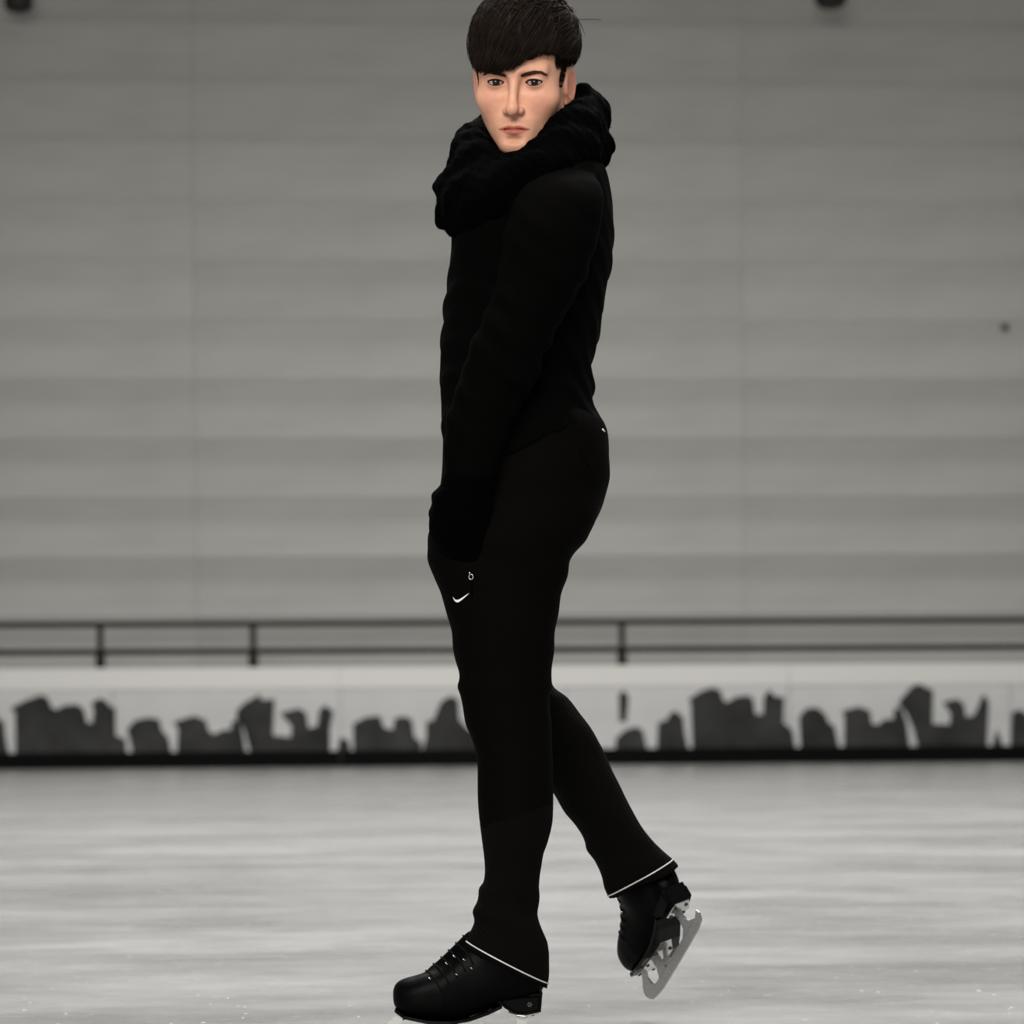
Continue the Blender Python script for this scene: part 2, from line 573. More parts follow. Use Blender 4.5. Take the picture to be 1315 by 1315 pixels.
# skyline print on the boards: outlines read along the top, closed on the kickplate
c1 = lambda pts: [(x / 3.985, 760 + y / 3.985) for x, y in pts]
c2 = lambda pts: [(300 + x / 3.985, 760 + y / 3.985) for x, y in pts]
c3 = lambda pts: [(690 + x / 4.109, 760 + y / 4.109) for x, y in pts]
c4 = lambda pts: [(985 + x / 3.985, 760 + y / 3.985) for x, y in pts]
sky = [
    c1([(100, 820), (100, 600), (75, 580), (150, 540), (230, 512), (265, 528), (285, 580), (310, 585), (350, 565), (410, 562), (445, 585),
        (460, 655), (488, 655), (495, 600), (485, 552), (525, 530), (560, 545), (580, 575), (605, 580), (605, 720), (655, 738), (660, 820)]),
    c1([(688, 820), (680, 760), (662, 692), (700, 645), (770, 630), (825, 640), (840, 700), (870, 730), (885, 820)]),
    c1([(912, 820), (920, 690), (895, 655), (1000, 622), (1060, 645), (1075, 700), (1100, 718), (1150, 695), (1188, 695), (1190, 655), (1225, 645), (1245, 700), (1262, 820)]),
    c2([(88, 820), (60, 700), (20, 640), (20, 600), (60, 560), (115, 530), (140, 515), (150, 545), (215, 540), (205, 725), (295, 735), (300, 680), (240, 612),
        (335, 588), (375, 610), (385, 690), (430, 680), (440, 600), (470, 572), (495, 595), (515, 602), (495, 690), (495, 820)]),
    c2([(532, 820), (540, 750), (568, 740), (590, 760), (600, 820)]),
    c2([(612, 820), (612, 670), (680, 635), (750, 630), (770, 690), (815, 700), (825, 640), (880, 633), (915, 655), (925, 740), (960, 765), (960, 820)]),
    c2([(962, 820), (984, 745), (985, 660), (1020, 655), (1060, 560), (1110, 530), (1150, 548), (1155, 650), (1200, 700), (1260, 730), (1262, 820)]),
    c3([(412, 850), (415, 780), (460, 735), (520, 715), (560, 735), (582, 850)]),
    c3([(632, 850), (640, 695), (690, 680), (700, 650), (735, 633), (775, 670), (785, 760), (800, 850)]),
    c3([(822, 850), (815, 590), (800, 575), (870, 530), (930, 512), (975, 528), (990, 580), (1010, 590), (1060, 560), (1130, 555), (1150, 580), (1160, 655),
        (1200, 655), (1205, 560), (1235, 525), (1265, 560), (1315, 565), (1310, 700), (1358, 740), (1372, 850)]),
    c4([(182, 820), (175, 650), (215, 605), (270, 603), (310, 635), (330, 680), (360, 700), (382, 820)]),
    c4([(406, 820), (410, 650), (398, 622), (485, 598), (545, 622), (555, 690), (590, 690), (620, 665), (665, 665), (670, 610), (705, 605), (735, 680), (750, 820)]),
    c4([(790, 820), (770, 720), (735, 640), (690, 580), (760, 500), (800, 480), (830, 500), (875, 518), (870, 690), (960, 695), (965, 640), (922, 580), (1000, 563),
        (1035, 590), (1045, 655), (1085, 650), (1110, 600), (1135, 536), (1165, 580), (1155, 820)]),
    c4([(1180, 820), (1205, 718), (1238, 820)]),
    c4([(1278, 820), (1285, 635), (1330, 620), (1370, 650), (1380, 700), (1370, 820)]),
]
def add_print(pts, shift=0):
    q = [(bx(x + shift, BD), max(bz(y, BD), ZK - 0.005)) for x, y in pts]
    o = link('skyline_print', prism_mesh('skyline_print', q, -0.006, 0.001), barrier, [M['sky_print']])
    return o
for p in sky:
    add_print(p)
for p in sky[7:]:
    add_print(p, -868) if max(x for x, y in p) - 868 < 22 else None
for p in sky[1:7]:
    add_print(p, 868 + 868 * 0) if min(x for x, y in p) + 868 > 1325 else None
for p in sky[7:12]:
    add_print(p, -868 * 2 + 300)
add_print(c3([(435, 690), (432, 545), (460, 522), (487, 560), (472, 690)]))     # lone smudge mark

# handrail on the walkway
RD = 33.3
railing = empty('handrail', (0, RD, 0.06), (0, 0, YAW))
tag(railing, 'dark steel handrail with two bars behind the white boards', 'railing')
V, Fc = tube([([(-19, 0, bz(799.5, RD) - .06), (19, 0, bz(799.5, RD) - .06)], 0.034)], 12)
link('top_rail', mesh_from('top_rail', V, Fc), railing, [M['rail']])
V, Fc = tube([([(-19, 0, bz(834.5, RD) - .06), (19, 0, bz(834.5, RD) - .06)], 0.036)], 12)
link('middle_rail', mesh_from('middle_rail', V, Fc), railing, [M['rail']])
zt = bz(799.5, RD) - .06
pst = join(tube([([(0, 0, 0), (0, 0, zt)], 0.036)], 12), tube([([(0, 0, 0), (0, 0, 0.02)], 0.09)], 12),
           tube([([(0, 0, bz(856, RD) - .1), (0, 0, bz(834, RD) - .06)], 0.056)], 12))
pme = mesh_from('post', *pst); pme.materials.append(M['rail'])
for px in (-340, 133, 327, 800, 1420):
    o = link('post', pme, railing); o.location.x = bx(px, RD)

# pendant spotlights hanging near the wall, only their undersides dip into the picture
def pendant(px, py, label, s=1.0):
    d = 33.7
    root = empty('pendant_lamp', (bx(px, d), d, bz(py, d)))
    tag(root, label, 'lamp', 'pendant lamps under the roof')
    prof_ = [(0.0, 0.0), (0.10, 0.0), (0.155, 0.03), (0.185, 0.10), (0.175, 0.2), (0.12, 0.30), (0.06, 0.36), (0.05, 0.5), (0.0, 0.5)]
    n = 24; V = []; Fc = []
    for r, z in prof_:
        for k in range(n):
            t = 2 * math.pi * k / n
            V.append((s * r * math.cos(t), s * r * math.sin(t), s * z))
    for i in range(len(prof_) - 1):
        for k in range(n):
            Fc.append((i * n + k, i * n + (k + 1) % n, (i + 1) * n + (k + 1) % n, (i + 1) * n + k))
    link('housing', mesh_from('housing', V, Fc), root, [M['lamp']])
    V, Fc = tube([([(0, 0, 0.48 * s), (0, 0, 11.5 - root.location.z)], 0.02)], 8)
    link('cable', mesh_from('cable', V, Fc), root, [M['lamp']])
    V, Fc = tube([([(0, 0, -0.004), (0, 0, 0.01)], 0.10 * s)], 24)
    link('lens', mesh_from('lens', V, Fc), root, [M['lampglass']])
pendant(30, 11, 'black round pendant lamp hanging at upper left corner', 0.95)
pendant(1073, 13, 'black round pendant lamp hanging at upper right', 1.05)

roof = link('ceiling', box_mesh('ceiling', -22, 22, -14, 37, 11.6, 11.8), None, [M['roof']])
tag(roof, 'grey sheet roof of the hall', kind='structure')

# ------------------------------------------------------------------ the skater
def X(px, dy=0.0): return (px - CX) * (D0 + dy) / F
def Z(py, dy=0.0): return H + (HY - py) * (D0 + dy) / F
def vk(keys):
    """vertical keys (py, xl, xr, yc, yh) in pixels / metres -> loft keys"""
    return [(Z(py, yc), X(xl, yc), X(xr, yc), D0 + yc, yh) for py, xl, xr, yc, yh in keys]
def p3(px, py, dy=0.0): return (X(px, dy), D0 + dy, Z(py, dy))

BASE = Vector((X(640), D0, 0.0))
person = empty('person', BASE)
tag(person, 'young man in black sportswear and black figure skates standing on the ice', 'person')

def attach(name, me, mats, parent=None):
    me.transform(Matrix.Translation(-BASE))
    return link(name, me, parent if parent is not None else person, mats)

def plane(P, pa, pb, sign, tilt=0.0, dy=0.0):
    """half space bounded by a plane seen edge-on through two pixels; sign +1 keeps what lies below"""
    a = np.array(p3(*pa, dy)); b = np.array(p3(*pb, dy))
    d = b - a; d /= np.linalg.norm(d)
    n = np.array([-d[2], 0, d[0]])
    if n[2] < 0: n = -n
    n = n + np.array([0, tilt, 0]); n /= np.linalg.norm(n)
    return sign * ((P - a.astype(np.float32)) @ n.astype(np.float32))

# ---- trousers
pelvis = Loft(vk([
    (515, 588, 758, 0, .12), (532, 578, 767, 0, .150), (545, 573, 776, 0, .16), (560, 571, 781, 0, .167), (580, 570, 783, 0, .172), (610, 568, 783, 0, .178),
    (640, 562, 776, 0, .180), (670, 556, 765, 0, .178), (690, 555, 750, 0, .172), (715, 562, 728, 0, .160), (740, 580, 700, 0, .13)]), n=2.3)
legn = Loft(vk([
    (600, 655, 705, -.085, .02), (625, 610, 735, -.085, .06), (660, 570, 757, -.088, .088), (690, 552, 752, -.09, .094), (712, 550, 735, -.09, .093), (740, 556, 727, -.09, .092),
    (765, 566, 720, -.09, .09), (790, 574, 717, -.09, .088), (815, 581, 713, -.09, .085), (850, 585, 709, -.09, .08), (872, 589, 708, -.09, .077),
    (881, 587.5, 708, -.09, .077), (892, 591, 707, -.09, .075), (930, 599, 708, -.09, .071), (950, 607, 708, -.09, .069), (985, 613.5, 710, -.09, .068), (1020, 614, 711, -.09, .067),
    (1050, 616, 710, -.09, .065), (1080, 620, 704, -.09, .061), (1100, 622.5, 697, -.09, .057), (1120, 624, 694, -.09, .054), (1132, 622, 693, -.09, .053),
    (1142, 614, 692, -.09, .053), (1158, 613, 692, -.09, .052), (1172, 609, 692, -.09, .052), (1180, 610.5, 693, -.09, .052), (1195, 605, 696, -.09, .052),
    (1212, 599, 702, -.09, .053), (1230, 590, 705, -.09, .054), (1250, 580, 705, -.09, .055), (1280, 570, 703, -.09, .055)]), n=2.15)
legf = Loft(vk([
    (615, 650, 705, .085, .02), (645, 605, 735, .085, .07), (690, 575, 738, .088, .09), (740, 575, 722, .09, .088), (800, 585, 712, .10, .082), (850, 596, 703, .11, .076), (880, 606, 709, .12, .072),
    (896, 612, 729, .125, .070), (915, 622, 745, .13, .069), (935, 640, 760, .135, .068), (952, 655, 769, .14, .067), (970, 672, 778, .15, .066), (990, 690, 786, .155, .065),
    (1010, 703, 796, .16, .064), (1020, 711, 801, .163, .063), (1043, 724, 814, .17, .061), (1062, 740, 825, .178, .059), (1080, 751, 839, .185, .057), (1091, 754, 850, .19, .056), (1105, 764, 866, .195, .056),
    (1120, 770, 880, .20, .056), (1135, 775, 895, .205, .056), (1155, 784, 905, .21, .054)]), n=2.1)
HN = ((598, 1216), (702, 1271))     # hem near
HF = ((780, 1156), (872, 1113))     # hem far
def f_trousers(P):
    d = smin(pelvis(P), legn(P), 0.03)
    n_cut = np.maximum(legn(P), plane(P, *HN, -1, 0.0, -.09))
    d = smin(np.maximum(pelvis(P), -(P[:, 2] - Z(745))), n_cut, 0.03)
    f_cut = smax(legf(P), plane(P, *HF, -1, 0.0, .2), 0.003)
    d = smin(d, f_cut, 0.018)
    z = P[:, 2]
    # soft cloth folds: behind the knee, at the ankle, at the hip
    amp = 0.0004 + 0.0020 * np.exp(-((z - Z(1160)) / .06) ** 2) + 0.0008 * np.exp(-((z - Z(860)) / .07) ** 2) + 0.0015 * np.exp(-((z - Z(720)) / .05) ** 2)
    d = d + amp * np.sin(z * 95 + P[:, 0] * 38 + 9 * P[:, 1]) * np.sin(P[:, 1] * 21 + 1.3 + z * 6)
    return d + wob(P, 42, 3, 0.0012)
V, Fq = surface_nets(f_trousers, (X(535), D0 - .215, Z(1290)), (X(930), D0 + .30, Z(500)), 0.0045)
me = np_mesh('trousers', V, Fq)
trou_bvh = BVHTree.FromPolygons([tuple(v) for v in V], [tuple(map(int, f)) for f in Fq])
me.materials.append(M['trouser']); me.materials.append(M['rib'])
cen = np.zeros(len(me.polygons) * 3); me.polygons.foreach_get('center', cen); cen = cen.reshape(-1, 3)
px_ = cen[:, 0] * F / cen[:, 1] + CX; py_ = HY - (cen[:, 2] - H) * F / cen[:, 1]
near = cen[:, 1] < D0 + .03
ribm = np.where(near, py_ > 1062 - (px_ - 620) * 0.33, (py_ > 860))
me.polygons.foreach_set('material_index', ribm.astype(np.int32))
trousers = attach('trousers', me, [])
trousers['label'] = 'black trousers with ribbed lower legs'

def hit(px, py, off=0.0015, bvh=None):
    """point on the cloth in front of the camera, lifted a little"""
    d = Vector(((px - CX) / F, 1, (HY - py) / F)).normalized()
    r = (bvh or trou_bvh).ray_cast(Vector((0, 0, H)), d)
    if r[0] is None: return None, None
    return r[0] + r[1] * off, r[1]

def ring_on(bvh, c, nrm, n=72, rmax=0.16, off=0.001):
    """loop where a plane cuts the cloth, found from outside inwards"""
    nrm = Vector(nrm).normalized()
    a = nrm.cross(Vector((0, 1, 0))).normalized(); b = nrm.cross(a)
    pts = []
    for k in range(n):
        t = 2 * math.pi * k / n
        d = a * math.cos(t) + b * math.sin(t)
        r = bvh.ray_cast(Vector(c) + d * rmax, -d)
        pts.append(r[0] + d * off if r[0] is not None else Vector(c) + d * .05)
    return pts
for pa, pb, dy, gap in (((599, 1208), (703, 1262), -.09, None), ((780, 1151), (864, 1103), .2, (805, 810))):
    a = Vector(p3(*pa, dy)); b = Vector(p3(*pb, dy)); d = (b - a).normalized()
    pts = ring_on(trou_bvh, (a + b) / 2, (-d.z, 0, d.x), 90, 0.085, 0.0006)
    V, Fc = tube([(pts, 0.0013)], 6, closed=True)
    o = attach('piping', mesh_from('piping', V, Fc), [M['piping']], trousers)
    o['label'] = 'thin silver reflective piping'

# white tick logo and zip pull on the pocket
def swoosh():
    up = [(583.0, 766.5), (585.0, 769.2), (587.5, 770.3), (590.5, 769.6), (594, 767.6), (598, 765.0), (603, 761.6)]
    dn = [(582.6, 766.5), (584.2, 770.5), (586.6, 773.0), (589.6, 773.4), (593, 771.2), (598, 766.8), (603, 762.0)]
    V = []; Fc = []
    for k, (u, d) in enumerate(zip(up, dn)):
        for q in (u, d):
            p, nn = hit(q[0], q[1], 0.0022)
            V.append(p)
    n = len(up)
    for k in range(n - 1):
        Fc.append((2 * k, 2 * k + 1, 2 * k + 3, 2 * k + 2))
    return mesh_from('tick_logo', V, Fc, False)
o = attach('tick_logo', swoosh(), [M['print']], trousers); o['label'] = 'small white tick-shaped logo on the pocket'
zp = []
for t in range(13):
    th = 2 * math.pi * t / 12
    p, nn = hit(605.6 + 2.6 * math.cos(th) + 0.0, 740.5 + 3.4 * math.sin(th), 0.003); zp.append(p)
stem = [hit(603.5, 734, .003)[0], hit(604.5, 737.5, .003)[0]]
V, Fc = tube([(zp[:-1], 0.0011)], 6, closed=True)
o = attach('zip_pull', mesh_from('zip_pull', *join((V, Fc), tube([(stem, 0.0014)], 6))), [M['plate']], trousers); o['label'] = 'small metal zip pull'
seam = [hit(605 + 0.6 * k - .06 * k * k, 744 + 3 * k, 0.0006)[0] for k in range(9)]
V, Fc = tube([(seam, 0.0012)], 5)
attach('pocket_zip', mesh_from('pocket_zip', V, Fc), [M['wool']], trousers)
# back pocket welt
wl = [hit(745 + t * 1.4, 578 + t * 2.4, 0.0008)[0] for t in range(10)]
V, Fc = tube([(wl, 0.0014)], 5)
attach('pocket_welt', mesh_from('pocket_welt', V, Fc), [M['trouser']], trousers)
p, nn = hit(774, 553, 0.002)
if p is not None:
    V, Fc = tube([([hit(772.5, 551.5, .002)[0], hit(775, 554.5, .002)[0]], 0.0014)], 6)
    o = attach('waist_toggle', mesh_from('waist_toggle', V, Fc), [M['print']], trousers); o['label'] = 'tiny white waistband mark'

# ---- jacket (torso and both arms)
torso = Loft(vk([
    (196, 650, 750, -.0, .055), (208, 625, 768, 0, .10), (222, 604, 779, 0, .148), (240, 592, 783, 0, .175), (262, 584, 786, 0, .188), (290, 579, 787, 0, .190), (320, 578, 786, 0, .188),
    (350, 576, 783, 0, .182), (390, 572, 776, 0, .172), (420, 569, 773, 0, .164), (450, 565.5, 764, 0, .158), (482, 564, 758.5, 0, .155), (504, 565, 762, 0, .156), (520, 566, 761.5, 0, .160), (535, 567, 767, 0, .166),
    (550, 568, 776, 0, .171), (566, 571, 783, 0, .176), (590, 571, 787, 0, .180), (620, 570, 787, 0, .185), (660, 566, 780, 0, .187)]), n=2.25)
armn = Loft(vk([
    (226, 690, 762, -.145, .035), (240, 672, 772, -.165, .055), (262, 658, 776, -.18, .066), (300, 646, 770, -.19, .070), (357, 640, 752, -.198, .066), (400, 625, 726, -.203, .062),
    (452, 600, 700, -.206, .058), (490, 589, 688, -.205, .055), (530, 577, 666, -.20, .051), (567, 571, 650, -.196, .048), (596, 569.5, 641, -.192, .046), (618, 568, 636, -.188, .045)]), n=2.1)
armf = Loft(vk([
    (226, 680, 750, .145, .035), (240, 665, 765, .165, .055), (262, 650, 770, .18, .062), (300, 640, 762, .19, .066), (357, 625, 735, .198, .062), (400, 612, 715, .203, .06),
    (452, 598, 694, .206, .056), (490, 588, 680, .205, .053), (530, 578, 660, .20, .05), (567, 574, 645, .196, .047), (596, 572, 636, .192, .045), (618, 570, 632, .188, .044)]), n=2.1)
def f_jacket(P):
    z = P[:, 2]
    t = torso(P)
    t = smax(t, plane(P, (772, 541), (600, 622), -1, 0.0, 0), 0.004)
    d = smin(t, armn(P), 0.012)
    d = smin(d, armf(P), 0.012)
    fold = np.sin((P[:, 0] * 0.75 + z) * 100 + 3 * np.sin(P[:, 1] * 14)) * np.sin(P[:, 0] * 30 + z * 9 + P[:, 1] * 22)
    amp = 0.0012 + 0.0028 * np.exp(-((z - Z(500)) / .07) ** 2) + 0.0016 * np.exp(-((z - Z(400)) / .08) ** 2)
    return d + amp * fold + wob(P, 36, 11, 0.0022)
V, Fq = surface_nets(f_jacket, (X(540), D0 - .29, Z(665)), (X(810), D0 + .29, Z(185)), 0.0045)
attach('jacket', np_mesh('jacket', V, Fq), [M['jacket']])['label'] = 'black long-sleeved sports jacket'

# ---- knitted cuffs over the hands, pushed into the pockets
def hand_cuff(side):
    s = side
    keys = [(606, 571, 638, .190, .045), (620, 567.5, 637, .188, .047), (627, 563, 636, .186, .049), (635, 556.5, 635, .184, .050), (648, 555, 633, .180, .050), (662, 552.5, 631, .174, .049), (680, 552, 628, .166, .047),
            (690, 553.5, 626, .160, .045), (702, 560, 624, .152, .042), (716, 570, 621, .142, .036), (730, 585, 616, .132, .028), (741, 597, 609, .122, .014)]
    lf = Loft(vk([(a, b, c, s * d, e) for a, b, c, d, e in keys]), n=2.2)
    fing = []
    for k in range(4):      # fingers pushing against the pocket from inside
        x = 574 + 11 * k
        fing.append((p3(x + 6, 672, s * .195), p3(x + 10 - 1.5 * k, 706 + 5 * k, s * .165)))
    def fn(P):
        d = lf(P)
        for a, b in fing:
            d = smin(d, cap(P, a, b, .0105, .0085), 0.012)
        z = P[:, 2]
        return d + 0.0016 * np.sin(z * 170 + 20 * P[:, 0]) * np.exp(-((z - Z(640)) / .03) ** 2) + wob(P, 60, 5 + s, 0.0016)
    ys = sorted((D0 + s * .06, D0 + s * .26))
    V, Fq = surface_nets(fn, (X(535), ys[0], Z(755)), (X(655), ys[1], Z(598)), 0.0035)
    return np_mesh('knit_cuff', V, Fq)
o = attach('knit_cuff', hand_cuff(-1), [M['cuffknit']]); o['label'] = 'black knit cuff covering the hand pushed into the pocket'
o = attach('knit_cuff', hand_cuff(1), [M['cuffknit']])

# ---- cowl scarf
def closed_curve(keys, n=80):
    K = np.array(keys, float)
    m_ = len(K)
    out = []
    for i in range(n):
        t = i * m_ / n
        k = int(t); u = t - k
        p0, p1, p2, p3_ = K[(k - 1) % m_], K[k % m_], K[(k + 1) % m_], K[(k + 2) % m_]
        out.append(0.5 * ((2 * p1) + (-p0 + p2) * u + (2 * p0 - 5 * p1 + 4 * p2 - p3_) * u * u + (-p0 + 3 * p1 - 3 * p2 + p3_) * u ** 3))
    return np.array(out)
def ring(keys):
    return closed_curve([(*p3(a, b, dy), r) for a, b, dy, r in keys])
# (px, py, depth, radius) going round the neck: back, camera side, front, far side
ring_up = ring([(752, 148, .05, .038), (737, 173, -.05, .046), (702, 206, -.105, .040), (657, 226, -.115, .034), (618, 214, -.07, .040), (607, 192, 0.02, .038), (628, 172, .09, .036), (695, 140, .10, .036)])
ring_mid = ring([(752, 184, .06, .035), (742, 192, -.05, .048), (700, 216, -.13, .044), (645, 243, -.135, .042), (604, 249, -.07, .052), (600, 235, 0.03, .046), (640, 205, .12, .044), (705, 180, .12, .044)])
ring_low = ring([(750, 190, .07, .036), (738, 200, -.08, .038), (690, 226, -.15, .036), (635, 262, -.15, .040), (602, 270, -.075, .047), (606, 262, 0.03, .042), (650, 222, .13, .038), (710, 195, .13, .038)])
def f_scarf(P):
    d = np.full(len(P), 9.0, np.float32)
    for R_ in (ring_up, ring_mid, ring_low):
        dd = np.full(len(P), 9.0, np.float32)
        n = len(R_)
        for i in range(0, n, 2):
            a = R_[i]; b = R_[(i + 2) % n]
            dd = np.minimum(dd, cap(P, a[:3], b[:3], a[3], b[3]))
        d = smin(d, dd, 0.018)
    # frayed lump at the back and folded corner at the front
    for c, r in ((p3(777, 193, -.02), .012), (p3(780, 186, -.02), .0085), (p3(772, 205, -.03), .016), (p3(770, 135, .02), .014), (p3(762, 128, .03), .016), (p3(748, 116, .03), .012), (p3(774, 146, 0.02), .010),
                 (p3(562, 238, -.03), .010), (p3(569, 285, -.04), .013), (p3(566, 272, -.05), .011), (p3(594, 294, -.06), .017)):
        d = smin(d, sph(P, c, r), 0.014)
    return d + wob(P, 85, 21, 0.0030) + wob(P, 230, 22, 0.0014)
V, Fq = surface_nets(f_scarf, (X(535), D0 - .24, Z(325)), (X(805), D0 + .24, Z(85)), 0.0035)
me = np_mesh('cowl_scarf', V, Fq)
# loose wool fibres standing off the knit
nv = np.zeros(len(me.vertices) * 3); me.vertices.foreach_get('normal', nv); nv = nv.reshape(-1, 3)
idx = rng.choice(len(V), 5000)
fib = []
for i in idx:
    p = V[i]; n_ = nv[i] + rng.normal(size=3) * .7; n_ /= np.linalg.norm(n_)
    L = rng.uniform(.001, .0032)
    fib.append(([p - n_ * .001, p + n_ * L * .6 + rng.normal(size=3) * .0006, p + n_ * L], [.0004, .0003, .0001]))
fv, ff = tube(fib, 3)
scarf = attach('cowl_scarf', me, [M['wool']]); scarf['label'] = 'thick black knitted cowl scarf'
o = attach('wool_fibres', mesh_from('wool_fibres', fv, ff), [M['wool']], scarf); o['kind'] = 'stuff'

# ---- head
HT = Vector(p3(670.5, 101.5, -.022))
HR = (Matrix.Rotation(math.radians(2.0), 3, 'Y') @ Matrix.Rotation(math.radians(-9), 3, 'Z') @ Matrix.Rotation(math.radians(17), 3, 'X'))
HM = Matrix.Translation(HT) @ HR.to_4x4()
EX, EY, EZ, ER = 0.0332, -0.0745, 0.0, 0.0122
face = Loft([(.06, -.066, .066, .002, .088), (.03, -.072, .072, .001, .094), (0.0, -.0725, .0725, .0, .0895), (-.03, -.0705, .0705, -.004, .0845), (-.045, -.068, .068, -.010, .080),
             (-.06, -.063, .063, -.018, .074), (-.075, -.055, .055, -.026, .0665), (-.09, -.0435, .0435, -.036, .056), (-.103, -.031, .031, -.045, .045), (-.112, -.021, .021, -.052, .034), (-.119, -.010, .010, -.058, .020)], n=2.25)
def almond(Q, grow=0.0):
    """eye opening: negative inside; works on both eyes through |x|"""
    ax = np.abs(Q[:, 0]) - EX
    t = np.clip(ax / .0150, -1, 1)
    sgn = 1 - t * t
    top = .0058 * np.sqrt(np.maximum(sgn, 0)) * (1 - 0.12 * t) + .0006 * t
    bot = -.0040 * sgn + .0006 * t
    zz = Q[:, 2] - EZ
    d = np.maximum(zz - top, bot - zz)
    d = np.maximum(d, np.abs(ax) - .0148)
    return d - grow
LIPL = [(-.0262, -.0830, -.0762), (-.015, -.0910, -.0738), (-.0055, -.0945, -.0712), (0, -.0945, -.0722), (.0055, -.0945, -.0712), (.015, -.0910, -.0738), (.0262, -.0830, -.0762)]
LIPR = [.0020, .0031, .0034, .0031, .0034, .0031, .0020]
LOWL = [(-.024, -.0835, -.0776), (-.012, -.0905, -.0815), (0, -.0938, -.0820), (.012, -.0905, -.0815), (.024, -.0835, -.0776)]
LOWR = [.0018, .0042, .0048, .0042, .0018]
def chain(P, L, R_, k=0.003):
    d = None
    for i in range(len(L) - 1):
        q = cap(P, L[i], L[i + 1], R_[i], R_[i + 1])
        d = q if d is None else smin(d, q, k)
    return d
def f_head(P):
    Q = P.copy(); Q[:, 0] = np.abs(Q[:, 0])          # symmetric
    d = ell(P, (0, .012, .042), (.0745, .099, .083))
    d = smin(d, face(P), 0.02)
    # jaw, chin, cheek, brow
    d = smin(d, cap(Q, (.060, -.005, -.052), (.016, -.078, -.104), .010, .012), 0.022)
    d = smin(d, ell(P, (0, -.083, -.1055), (.017, .013, .0125)), 0.016)
    d = smin(d, ell(Q, (.045, -.058, -.028), (.020, .018, .014)), 0.034)
    d = smin(d, cap(Q, (.011, -.087, .0165), (.046, -.074, .0205), .0075, .007), 0.016)
    # muzzle
    d = smin(d, ell(P, (0, -.079, -.072), (.027, .0135, .020)), 0.018)
    # eye sockets
    d = smax(d, -ell(Q, (.0325, -.098, .0005), (.0195, .0150, .0112)), 0.016)
    d = smax(d, -ell(Q, (.0175, -.0985, .001), (.0075, .0125, .011)), 0.012)
    # lids
    d = smin(d, ell(Q, (EX, EY, EZ + .0002), (ER + .0022, ER + .0022, ER + .0012)), 0.006)
    # lid crease
    # nose
    d = smin(d, cap(P, (0, -.0865, .008), (0, -.1105, -.036), .0062, .0082), 0.011)
    d = smin(d, sph(P, (0, -.1115, -.0420), .0108), 0.007)
    d = smin(d, ell(Q, (.0118, -.0985, -.0450), (.0072, .0098, .0072)), 0.0055)
    d = smax(d, -ell(Q, (.0066, -.1045, -.0530), (.0034, .0052, .0040)), 0.003)
    d = smax(d, -cap(P, (0, -.0985, -.056), (0, -.0985, -.067), .0022, .0026), 0.006)
    # lips
    d = smin(d, chain(P, LIPL, LIPR), 0.0035)
    d = smin(d, chain(P, LOWL, LOWR), 0.0035)
    MS = [(-.0275, -.0850, -.0764), (-.014, -.0945, -.0772), (0, -.0995, -.0765), (.014, -.0945, -.0772), (.0275, -.0850, -.0764)]
    d = smax(d, -chain(P, MS, [.0014, .0018, .0018, .0018, .0014], .001), 0.0018)
    d = smax(d, -ell(P, (0, -.0985, -.0935), (.013, .007, .0042)), 0.008)
    # eye opening
    op = np.maximum(almond(Q), Q[:, 1] + .070)
    d = smax(d, -op, 0.0014)
    # ears
    ea = Q.copy()
    ca, sa = math.cos(math.radians(-14)), math.sin(math.radians(-14))     # ear leans back
    yy = ea[:, 1] - .012; zz = ea[:, 2] + .012
    ey = ca * yy - sa * zz; ez = sa * yy + ca * zz
    flare = ea[:, 0] - .0755 - 0.36 * np.maximum(ey + .012, 0)
    E = np.stack([flare, ey, ez], 1).astype(np.float32)
    rim_w = .0175 - .0045 * np.clip(-ez / .03, 0, 1)
    q = np.sqrt((ey / rim_w) ** 2 + (ez / .0305) ** 2)
    disc = np.maximum((q - 1) * .017, np.abs(flare) - .0022)
    rimd = np.sqrt(((q - .90) * .017) ** 2 + (flare - .0018) ** 2) - .0030
    conch = ell(E, (.0055, -.002, -.004), (.0058, .0085, .0145))
    lobe = ell(E, (0, -.006, -.0265), (.0035, .0075, .0075))
    ear = smin(disc, rimd, 0.003)
    ear = smin(ear, lobe, 0.004)
    ear = smax(ear, -conch, 0.003)
    ear = smin(ear, ell(E, (.001, -.0135, -.006), (.0035, .0042, .006)), 0.003)
    d = smin(d, ear, 0.006)
    # neck down into the collar
    d = smin(d, cap(P, (0, .028, -.05), (.010, .075, -.17), .052, .060), 0.025)
    return d
V, Fq = surface_nets(f_head, (-.108, -.132, -.185), (.108, .150, .135), 0.00135, slack=2.2)
me = np_mesh('body', V, Fq)
